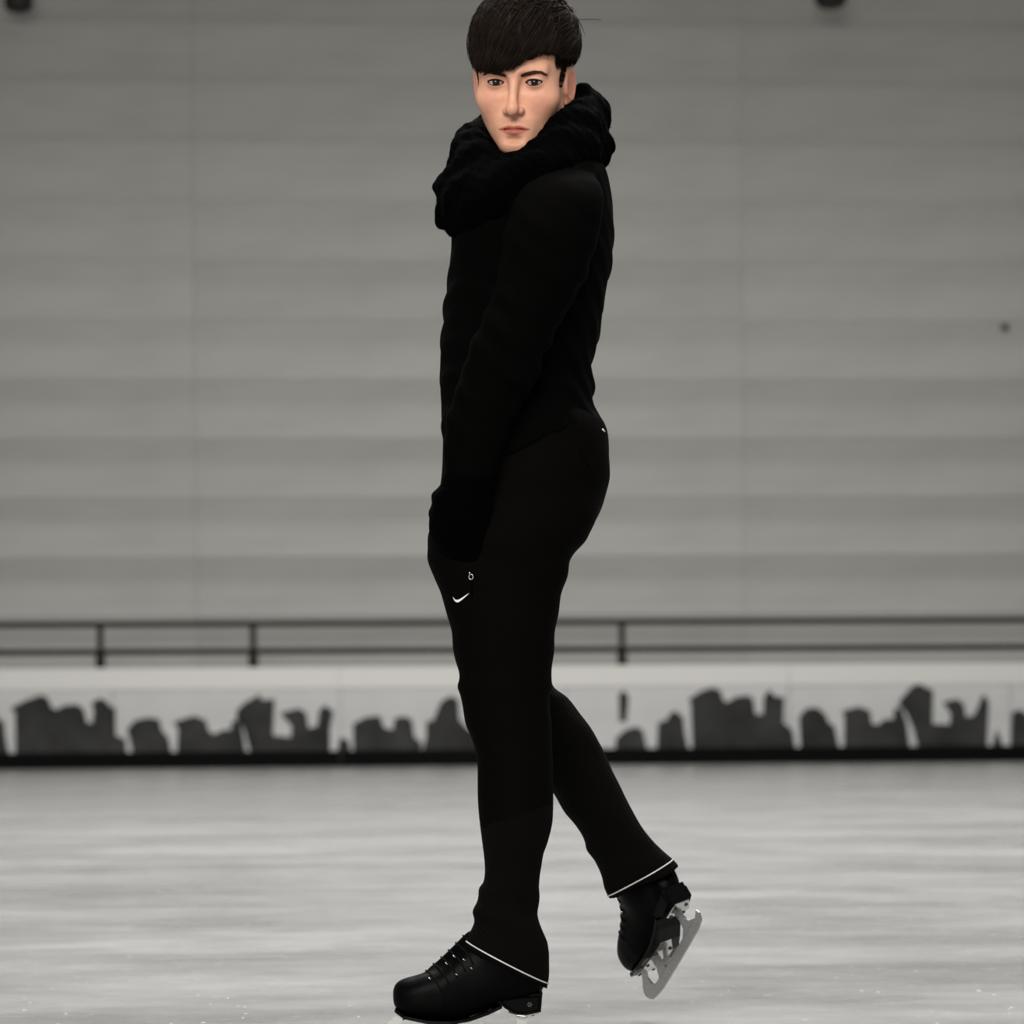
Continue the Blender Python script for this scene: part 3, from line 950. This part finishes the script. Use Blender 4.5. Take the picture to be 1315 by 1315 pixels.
# skin tones: lips, beard shadow, flush, cropped sides of the hair
P = V.astype(np.float32)
Q = P.copy(); Q[:, 0] = np.abs(Q[:, 0])
def L(*c): return np.array(srgb(*c)[:3])
def sm(a, b, x):
    t = np.clip((x - a) / (b - a), 0, 1); return t * t * (3 - 2 * t)
colr = np.tile(L(224, 170, 141), (len(P), 1))
def blend(c, wgt):
    global colr
    colr = colr * (1 - wgt[:, None]) + np.array(c)[None] * wgt[:, None]
blend(L(206, 138, 117), 0.48 * np.exp(-((Q[:, 0] - .042) / .02) ** 2 - ((P[:, 2] + .035) / .024) ** 2) * (P[:, 1] < 0))
blend(L(208, 142, 122), 0.5 * np.exp(-(P[:, 0] / .014) ** 2 - ((P[:, 2] + .044) / .012) ** 2) * (P[:, 1] < -.09))
beard = np.exp(-((P[:, 2] + .092) / .026) ** 2) * (P[:, 1] < -.02) * (0.35 + .65 * sm(.02, .0, np.abs(np.abs(P[:, 0]) - .0)))
blend(L(170, 118, 100), 0.40 * beard)
blend(L(165, 112, 95), 0.35 * np.exp(-((P[:, 2] + .062) / .0055) ** 2 - (P[:, 0] / .022) ** 2) * (P[:, 1] < -.06))
lt = np.clip(np.abs(P[:, 0]) / .0265, 0, 1)
ltop = -.0768 + .0078 * (1 - lt ** 2) * (1 - .22 * np.exp(-(P[:, 0] / .004) ** 2))
lbot = -.0768 - .0092 * (1 - lt ** 2)
blend(L(178, 92, 78), 0.85 * sm(.0007, -.0007, P[:, 2] - ltop) * sm(-.0010, .0010, P[:, 2] - lbot) * (P[:, 1] < -.07) * sm(.0272, .025, np.abs(P[:, 0])))
blend(L(130, 58, 48), 0.7 * (1 - sm(0.0006, .0020, np.abs(P[:, 2] + .0768))) * (np.abs(P[:, 0]) < .027) * (P[:, 1] < -.07))
blend(L(160, 106, 88), 0.55 * np.exp(-((Q[:, 0] - EX + .003) / .022) ** 2 - ((P[:, 2] + .003) / .011) ** 2) * (P[:, 1] < -.05))  # dark circles, plus the shade of the eye sockets painted into the skin
blend(L(206, 128, 108), 0.45 * sm(.074, .082, Q[:, 0]) * (P[:, 2] < .03))
# cropped hair growing round the sides and back
hl = sm(-.062, -.046, P[:, 1] + 0.30 * np.maximum(.03 - P[:, 2], 0)) * sm(.006, .03, P[:, 2] + 0.5 * np.maximum(-.03 - P[:, 1], 0) * 0) * (Q[:, 0] < .0775)
side = sm(-.058, -.046, P[:, 1]) * sm(.012, .034, P[:, 2])
burn = sm(.017, .008, np.abs(P[:, 1] + .024 - .25 * P[:, 2])) * sm(-.026, .006, P[:, 2]) * (Q[:, 0] > .05) * (Q[:, 0] < .0772)
back = sm(.02, .045, P[:, 1]) * sm(-.07, -.03, P[:, 2]) * (Q[:, 0] < .075)
blend(L(58, 40, 29), np.clip(np.maximum(np.maximum(side, burn * .9), back), 0, 1) * 0.93)
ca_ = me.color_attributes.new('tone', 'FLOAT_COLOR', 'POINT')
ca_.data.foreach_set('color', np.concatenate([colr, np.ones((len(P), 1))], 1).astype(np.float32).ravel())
me.transform(HM)
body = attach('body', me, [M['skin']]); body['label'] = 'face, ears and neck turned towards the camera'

# eyes
def eyeball():
    bm = bmesh.new()
    bmesh.ops.create_uvsphere(bm, u_segments=40, v_segments=40, radius=ER)
    bmesh.ops.rotate(bm, verts=bm.verts, cent=(0, 0, 0), matrix=Matrix.Rotation(math.pi / 2, 3, 'X'))
    for f in bm.faces:
        c_ = f.calc_center_median()
        a_ = math.degrees(math.acos(max(-1, min(1, -c_.y / c_.length))))
        f.material_index = 2 if a_ < 12 else (1 if a_ < 31 else 0)
        f.smooth = True
    for v in bm.verts:                       # cornea bulge
        a_ = math.acos(max(-1, min(1, -v.co.y / v.co.length)))
        v.co *= 1 + 0.05 * max(0, 1 - a_ / .55)
    me = bpy.data.meshes.new('eye'); bm.to_mesh(me); bm.free()
    for k in ('sclera', 'iris', 'pupil'): me.materials.append(M[k])
    return me
for s in (-1, 1):
    e = eyeball()
    # eyes look into the lens
    g = (Vector((0, 0, H)) - HM @ Vector((s * EX, EY, EZ))).normalized()
    gl = HR.inverted() @ g
    rot = Vector((0, -1, 0)).rotation_difference(gl).to_matrix().to_4x4()
    e.transform(HM @ Matrix.Translation((s * EX, EY, EZ)) @ rot)
    attach('eye', e, [], body)
    # upper lashes
    pts = []; low = []
    for k in range(13):
        t = -1 + 2 * k / 12
        sg = max(1 - t * t, 0)
        zt_ = .0058 * math.sqrt(sg) * (1 - .12 * t) + .0006 * t
        zl_ = -.0040 * sg + .0006 * t
        xx = .0150 * t
        for z_, lst in ((zt_, pts), (zl_, low)):
            yy = -math.sqrt(max((ER + .0016) ** 2 - xx * xx - z_ * z_, 1e-6))
            lst.append(HM @ Vector((s * (EX + xx), EY + yy, EZ + z_)))
    rad = [.0005 + .0013 * math.sin(math.pi * k / 12) for k in range(13)]
    rad2 = [.0003 + .0003 * math.sin(math.pi * k / 12) for k in range(13)]
    V, Fc = tube([(pts, rad), (low, rad2)], 6)
    attach('eyelashes', mesh_from('eyelashes', V, Fc), [M['lash']], body)
head_bvh = BVHTree.FromPolygons([tuple(v.co) for v in body.data.vertices], [tuple(p.vertices) for p in body.data.polygons])
HI = HM.inverted()
def on_face(x, z, off=0.0):
    o_ = (HM @ Vector((x, -.3, z))) - BASE; d_ = HR @ Vector((0, 1, 0))
    r = head_bvh.ray_cast(o_, d_)
    return r[0] + r[1] * off, r[1]
for s in (-1, 1):
    fibs = []
    for k in range(260):
        t = random.random()
        cx_ = .0125 + .037 * t
        cz_ = .0120 + .0062 * math.sin(min(t, .78) / .78 * math.pi / 2) - (.0045 * ((t - .78) / .22) ** 1.5 if t > .78 else 0)
        wd = .0031 * (1 - .75 * max(0, (t - .45) / .55)) * (0.75 + .25 * min(1, t * 5))
        z_ = cz_ + random.uniform(-wd, wd)
        dx_ = .006; dz_ = .0038 * (1 - 1.3 * t)
        p0_, _ = on_face(s * cx_, z_, .0002); p1_, _ = on_face(s * (cx_ + dx_ * .5), z_ + dz_ * .5, .0012); p2_, _ = on_face(s * (cx_ + dx_), z_ + dz_, .0009)
        fibs.append(([p0_, p1_, p2_], [.00050, .00046, .00015]))
    V, Fc = tube(fibs, 4)
    link('eyebrow', mesh_from('eyebrow', V, Fc), body, [M['brow']])

# ---- hair: body of the cut plus locks lying over it
HC = np.array((0.004, .012, .058)); HRAD = np.array((.0955, .113, .098))
def hair_low(x, y):
    """lower edge of the long top hair, head space"""
    fr = np.interp(x, [-.09, -.072, -.05, -.025, -.015, .0, .018, .033, .05, .07, .09], [.024, .019, .0175, .0175, .0195, .0235, .034, .042, .045, .042, .034])
    sd = np.interp(x, [-.09, -.06, .06, .09], [.022, .03, .036, .034])
    t = np.clip((y + .055) / .03, 0, 1)
    b = fr * (1 - t) + sd * t
    tb = np.clip((y - .04) / .05, 0, 1)
    return b * (1 - tb) + (-.005) * tb
def f_hair(P):
    q = (P - HC.astype(np.float32))
    ang = np.arctan2(q[:, 0] + .03, -(q[:, 1] - .05))
    d = ell(P, HC, HRAD * .958)
    grooves = 0.0030 * np.sin(ang * 34 + 2.5 * np.sin(q[:, 2] * 55) + 30 * q[:, 0]) + 0.0032 * np.sin(ang * 13 + q[:, 2] * 50 + 1.0)
    d = d + grooves * np.clip((P[:, 2] - .0) / .03, 0.3, 1) + wob(P, 75, 31, 0.0026)
    fr_ = np.maximum(np.maximum(face(P) - .0055 + grooves * .5, P[:, 1] + .035), P[:, 2] - .055)
    d = smin(d, fr_, 0.008)
    lowb = hair_low(P[:, 0], P[:, 1]) + 0.003 * np.sin(ang * 30) - P[:, 2]
    d = smax(d, lowb, 0.012)
    inner = ell(P, (0, .012, .040), (.0715, .096, .080))
    d = np.maximum(d, -inner)
    return d
V, Fq = surface_nets(f_hair, (-.115, -.14, -.03), (.12, .15, .18), 0.0024)
hv = [Vector(v) for v in V]; hf = [tuple(map(int, f)) for f in Fq]
# locks
def ell_proj(p, s):
    q = (p - HC) / HRAD
    p = HC + q / np.linalg.norm(q) * HRAD * s
    if p[1] < -.03 and p[2] < .059:
        for _ in range(3):                  # hair hangs over the forehead, not through it
            f_ = float(face(p[None].astype(np.float32))[0]) - (.0050 + .10 * (s - .955))
            if f_ >= 0: break
            o_ = np.array((p[0], p[1] + .0, 0.0)); o_ /= np.linalg.norm(o_)
            p = p - o_ * f_ * 1.05
    return p
locks = []
def grow(p, s0, flow, n, step, r0, lift=0.0, stopz=True):
    pts = []; s_ = s0
    for k in range(n):
        p = ell_proj(p, s_)
        if stopz and p[2] < hair_low(p[0], p[1]) - .002 + 0.006 * (rng.random() - .5): break
        pts.append(p.copy())
        nrm = (p - HC) / HRAD ** 2; nrm /= np.linalg.norm(nrm)
        v = np.array(flow(p)); v = v - nrm * (v @ nrm); v /= (np.linalg.norm(v) + 1e-9)
        p = p + v * step
        s_ += lift
    if len(pts) >= 3:
        m_ = len(pts)
        locks.append(([HM @ Vector(q) - BASE for q in pts], [r0 * (1 - .85 * (i / (m_ - 1)) ** 1.6) for i in range(m_)]))
for i in range(6000):
    th = rng.uniform(0, 2 * math.pi); u = rng.uniform(0.05, 1)
    p = HC + HRAD * np.array((math.cos(th) * math.sqrt(1 - u * u), math.sin(th) * math.sqrt(1 - u * u), u))
    jit = rng.normal(size=3) * .22
    front = p[1] < .035
    def flow(p, jit=jit, front=front):
        if p[1] < .05:
            return np.array((-1.0 + 9 * max(-.03 - p[0], 0), -.9, -.5)) + jit + np.array((0, 0, -1.4)) * (p[1] < -.06)
        return np.array((p[0] * 9, .6, -1.0)) + jit
    grow(p, rng.uniform(.955, 1.025), flow, int(rng.integers(7, 14)), .0095, rng.uniform(.0005, .0014), rng.uniform(-.002, .004))
# tousled ends on top
for i in range(320):
    th = rng.uniform(0, 2 * math.pi); u = rng.uniform(.55, 1)
    p = HC + HRAD * np.array((math.cos(th) * math.sqrt(1 - u * u), math.sin(th) * math.sqrt(1 - u * u), u))
    jit = rng.normal(size=3) * .8
    grow(p, 1.0, lambda p, j=jit: np.array((-.3, -.6, 0.2)) + j, int(rng.integers(5, 8)), .009, rng.uniform(.0008, .0016), rng.uniform(.006, .018))
# the one stray hair on the right
sp = [Vector(p3(733 + 4.9 * k, 25.5 - .35 * k + .04 * k * k, -.02)) - BASE for k in range(9)]
locks.append((sp, [.0008] * 6 + [.0007, .0006, .0004]))
lv, lf_ = tube(locks, 4)
hv2 = [HM @ v - BASE for v in hv]
hm = mesh_from('hair', *join((hv2, hf), (lv, lf_)))
o = link('hair', hm, person, [M['hair']]); o['label'] = 'short dark brown hair with a side-swept fringe'
# cropped sides: thousands of short stubs hugging the skull
stub = []
cand = np.argwhere((np.maximum(np.maximum(side, burn), back) > .45))[:, 0]
nrmb = np.zeros(len(body.data.vertices) * 3); body.data.vertices.foreach_get('normal', nrmb); nrmb = nrmb.reshape(-1, 3)
cob = np.zeros(len(body.data.vertices) * 3); body.data.vertices.foreach_get('co', cob); cob = cob.reshape(-1, 3)
dn_ = np.array(HR @ Vector((0, .45, -1)))
tw = np.where((P[cand, 1] < .0) & (Q[cand, 0] > .05), 4.0, 1.0)
for i in rng.choice(cand, 9000, p=tw / tw.sum()):
    p = cob[i]; n_ = nrmb[i]
    hgt = P[i, 2]
    Ls = .0025 + .006 * float(np.clip((hgt - .0) / .04, 0, 1))
    dv = dn_ + n_ * .55 + rng.normal(size=3) * .25; dv /= np.linalg.norm(dv)
    stub.append(([p, p + dv * Ls * .6 + n_ * .0004, p + dv * Ls], [.0005, .0004, .0001]))
sv, sf = tube(stub, 3)
o = link('cropped_hair', mesh_from('cropped_hair', sv, sf), body, [M['hair']]); o['kind'] = 'stuff'; o['label'] = 'closely cropped brown hair at the sides'

# ---- skates: foot space is the near boot as seen side on, x towards the heel, z up, origin under the heel
BDY = -.09
PXM = (D0 + BDY) / F
OX, OY = 668.0, 1345.0
def fx(px): return (px - OX) * PXM
def fz(py): return (OY - py) * PXM
def build_skate(name, near=True):
    root = empty(name)
    keys = [(503.5, 1284, 1273, .010), (506, 1291, 1266, .020), (511, 1298, 1260, .029), (520, 1303, 1256, .036), (535, 1306.5, 1252.5, .041), (550, 1308.5, 1248, .043), (565, 1310, 1242, .043),
            (580, 1310, 1229, .041), (600, 1307, 1209, .038), (620, 1301, 1198, .036), (640, 1292, 1192, .034), (660, 1287, 1188, .033), (680, 1284, 1190, .031), (692, 1278, 1205, .024), (698, 1268, 1225, .012)]
    upper = Loft([(fx(a), fz(b), fz(c_), 0.0, d_) for a, b, c_, d_ in keys], axis=0, second=2, n=2.5)
    def fn(P):
        d = upper(P)
        d = smin(d, cap(P, (fx(655 if near else 634), 0, fz(1230)), (fx(655 if near else 628), 0, fz(1165 if near else 1182)), .038 if near else .043, .037 if near else .043), 0.03)
        d = smin(d, cap(P, (fx(560), 0, fz(1247)), (fx(606), 0, fz(1205)), .010, .012), 0.014)
        # flat sole line
        return d + wob(P, 60, 41, 0.0012)
    V, Fq = surface_nets(fn, (fx(490), -.06, fz(1320)), (fx(712), .06, fz(1140)), 0.0032)
    me = np_mesh('boot', V, Fq)
    bvh = BVHTree.FromPolygons([tuple(v) for v in V], [tuple(map(int, f)) for f in Fq])
    boot = link('skate_boot', me, None, [M['leather']])
    # sole
    top = [(508, 1294), (520, 1302), (550, 1308), (580, 1309), (605, 1305), (628, 1297), (645, 1289)]
    bot = [(645, 1293), (628, 1301), (605, 1309), (580, 1313), (550, 1312), (520, 1306.5), (507, 1298)]
    def sole_mesh():
        n = 7; V = []; Fc = []
        hw = [.020, .034, .041, .039, .033, .029, .027]
        for i in range(n):
            for sy in (-1, 1):
                V.append((fx(top[i][0]), sy * hw[i], fz(top[i][1])))
                V.append((fx(bot[n - 1 - i][0]), sy * hw[i], fz(bot[n - 1 - i][1])))
        for i in range(n - 1):
            a = 4 * i; b = 4 * (i + 1)
            for p, q in ((0, 2), (3, 1), (1, 0), (2, 3)):
                Fc.append((a + p, a + q, b + q, b + p))
        Fc.append((0, 1, 3, 2)); Fc.append((4 * n - 4, 4 * n - 2, 4 * n - 1, 4 * n - 3))
        return mesh_from('sole', V, Fc, False)
    parts = [('sole', sole_mesh(), M['patent'])]
    hp = [(640, 1286), (648, 1293), (660, 1300.5), (672, 1302), (694.5, 1298), (696.5, 1274), (660, 1277), (643, 1280)]
    hm_ = prism_mesh('heel', [(fx(a), fz(b)) for a, b in hp], -.0275, .0275)
    b_ = bmesh.new(); b_.from_mesh(hm_); bmesh.ops.bevel(b_, geom=[e for e in b_.edges if abs(e.verts[0].co.y - e.verts[1].co.y) < 1e-6 and e.calc_face_angle(0) > 1], offset=.006, segments=3, affect='EDGES'); b_.to_mesh(hm_); b_.free()
    parts.append(('heel', hm_, M['leather']))
    # blade: runner, toe pick, stanchions
    P2 = lambda pts: [(fx(a), fz(b)) for a, b in pts]
    pieces = []
    runner = [(712, 1326), (714, 1332), (708, 1341)] + [(x, 1344.5 - .00013 * (x - 600) ** 2 + .8) for x in range(690, 510, -20)] + [(505, 1342), (500, 1338), (497, 1340), (494, 1334), (491, 1336), (489, 1329), (486, 1330), (487, 1322),
               (492, 1316), (500, 1311), (511, 1301), (524, 1304), (515, 1314), (517, 1326), (526, 1331)] + [(550, 1331), (580, 1331), (620, 1331), (660, 1331), (700, 1331)]
    pieces.append(prism_mesh('r', P2(runner), -.0021, .0021))
    pieces.append(prism_mesh('r', P2([(549, 1311), (571, 1311), (569, 1318), (578, 1332), (541, 1332), (551, 1318)]), -.0021, .0021))
    pieces.append(prism_mesh('r', P2([(592, 1309), (606, 1306), (602, 1314), (590, 1322), (586, 1332), (568, 1332), (578, 1322)]), -.0021, .0021))
    pieces.append(prism_mesh('r', P2([(661, 1301), (680, 1300), (676, 1312), (682, 1324), (700, 1332), (646, 1332), (660, 1324), (664, 1312)]), -.0021, .0021))
    V = []; Fc = []
    for q in pieces:
        b0 = len(V); V += [v.co.copy() for v in q.vertices]; Fc += [tuple(b0 + i for i in p.vertices) for p in q.polygons]
        bpy.data.meshes.remove(q)
    parts.append(('blade', mesh_from('blade', V, Fc, False), M['steel']))
    # mounting plates
    def plate_mesh(name_, pts, hw, th):
        V = []; Fc = []
        n = len(pts)
        for i, (a, b) in enumerate(pts):
            for sy in (-1, 1):
                V.append((fx(a), sy * hw[i], fz(b))); V.append((fx(a), sy * hw[i], fz(b) - th))
        for i in range(n - 1):
            a = 4 * i; b = a + 4
            for p, q in ((0, 2), (3, 1), (1, 0), (2, 3)):
                Fc.append((a + p, a + q, b + q, b + p))
        Fc.append((0, 1, 3, 2)); Fc.append((4 * n - 4, 4 * n - 2, 4 * n - 1, 4 * n - 3))
        return mesh_from(name_, V, Fc, False)
    parts.append(('sole_plate', plate_mesh('sole_plate', [(508, 1299), (520, 1306), (550, 1311.5), (580, 1312.5), (606, 1308)], [.008, .024, .026, .024, .012], .0022), M['plate']))
    parts.append(('heel_plate', plate_mesh('heel_plate', [(653, 1298), (664, 1301.5), (674, 1302.3), (692, 1299)], [.010, .021, .022, .016], .0022), M['plate']))
    # screws
    for a, b, hw_ in ((520, 1307.6, .016), (555, 1313.5, .019), (585, 1314, .017), (666, 1303.6, .014), (684, 1302.4, .012)):
        for sy in (-1, 1):
            parts.append(('screw', mesh_from('screw', *tube([([(fx(a), sy * hw_, fz(b) + .002), (fx(a), sy * hw_, fz(b) - .0012)], .0034)], 10)), M['lamp']))
    # laces across the throat, hooks at the sides
    for k in range(6):
        t = k / 5
        cx_ = 556 + 50 * t; cy_ = 1252 - 42 * t + 4
        pts = []
        for j in range(9):
            a_ = math.pi * (j / 8)
            dirv = Vector((-.62 * math.sin(a_), -math.cos(a_) * 1.0, .78 * math.sin(a_))).normalized()
            o_ = Vector((fx(cx_ + 12), 0, fz(cy_ + 14)))
            r = bvh.ray_cast(o_ + dirv * .09 + Vector((0.004 * math.sin(j), 0, 0)), -dirv)
            if r[0] is not None: pts.append(r[0] + dirv * .0012)
        if len(pts) > 3: parts.append(('lace', mesh_from('lace', *tube([(pts, .0015)], 6)), M['lace']))
    for a, b in ((607, 1242), (598, 1232), (588, 1250), (576, 1238), (586, 1229), (554, 1256)) if near else ((612, 1236), (598, 1243)):
        for sy in (-1, 1):
            r = bvh.ray_cast(Vector((fx(a), sy * .2, fz(b))), Vector((0, -sy, 0)))
            if r[0] is None: continue
            p = r[0]; n_ = r[1]
            hk = (([p - n_ * .001, p + n_ * .003, p + n_ * .0042 + Vector((-.0022, 0, .0016)), p + n_ * .0030 + Vector((-.004, 0, .003))], [.0013, .0012, .0012, .0008]))
            parts.append(('lace_hook', mesh_from('lace_hook', *tube([hk], 6)), M['plate']))
    if near:
        # small round emblem printed on the heel: ring of petals
        pet = []
        for k in range(6):
            a_ = k * math.pi / 3
            c_ = Vector((fx(680), -.0282, fz(1288)))
            pet.append(([c_ + Vector((.0012 * math.cos(a_), 0, .0012 * math.sin(a_))), c_ + Vector((.0042 * math.cos(a_), 0, .0042 * math.sin(a_)))], [.0006, .0012]))
        parts.append(('heel_emblem', mesh_from('heel_emblem', *tube(pet, 5)), M['printgrey']))
    objs = [boot]
    for nme, pm_, mm in parts:
        objs.append(link(nme, pm_, boot, [mm]))
    bpy.data.objects.remove(root)
    return boot, objs

def place(boot, objs, mtx):
    for o in objs:
        o.data.transform(Matrix.Translation(-BASE) @ mtx)
    boot.parent = person

bn, on = build_skate('skate', True)
place(bn, on, Matrix.Translation((X(OX, BDY), D0 + BDY, Z(OY, BDY))))
bn['label'] = 'black skate boot standing flat on the ice'
tip_world = Vector(p3(834, 1284, .35))
fdir = (tip_world - Vector(p3(899, 1175, .12))).normalized()
up = Vector((-.48, .37, .80)); up = (up - fdir * up.dot(fdir)).normalized()
R3 = Matrix((-fdir, up.cross(-fdir), up)).transposed()
tail_local = Vector((fx(712), 0, fz(1335)))
tail_world = Vector(p3(899, 1175, .12))
R4 = Matrix.Translation(tail_world - R3 @ tail_local) @ R3.to_4x4()
bf, of = build_skate('skate', False)
place(bf, of, R4)
bf['label'] = 'black skate boot lifted behind with the toe pointing down'

# the skater leans with the picture's slight tilt: turn about the lens axis, feet stay on the ice
T = Matrix.Translation((0, 0, H)) @ Matrix.Rotation(ROLL, 4, 'Y') @ Matrix.Translation((0, 0, -H)) @ Matrix.Translation(BASE)
person.matrix_world = T
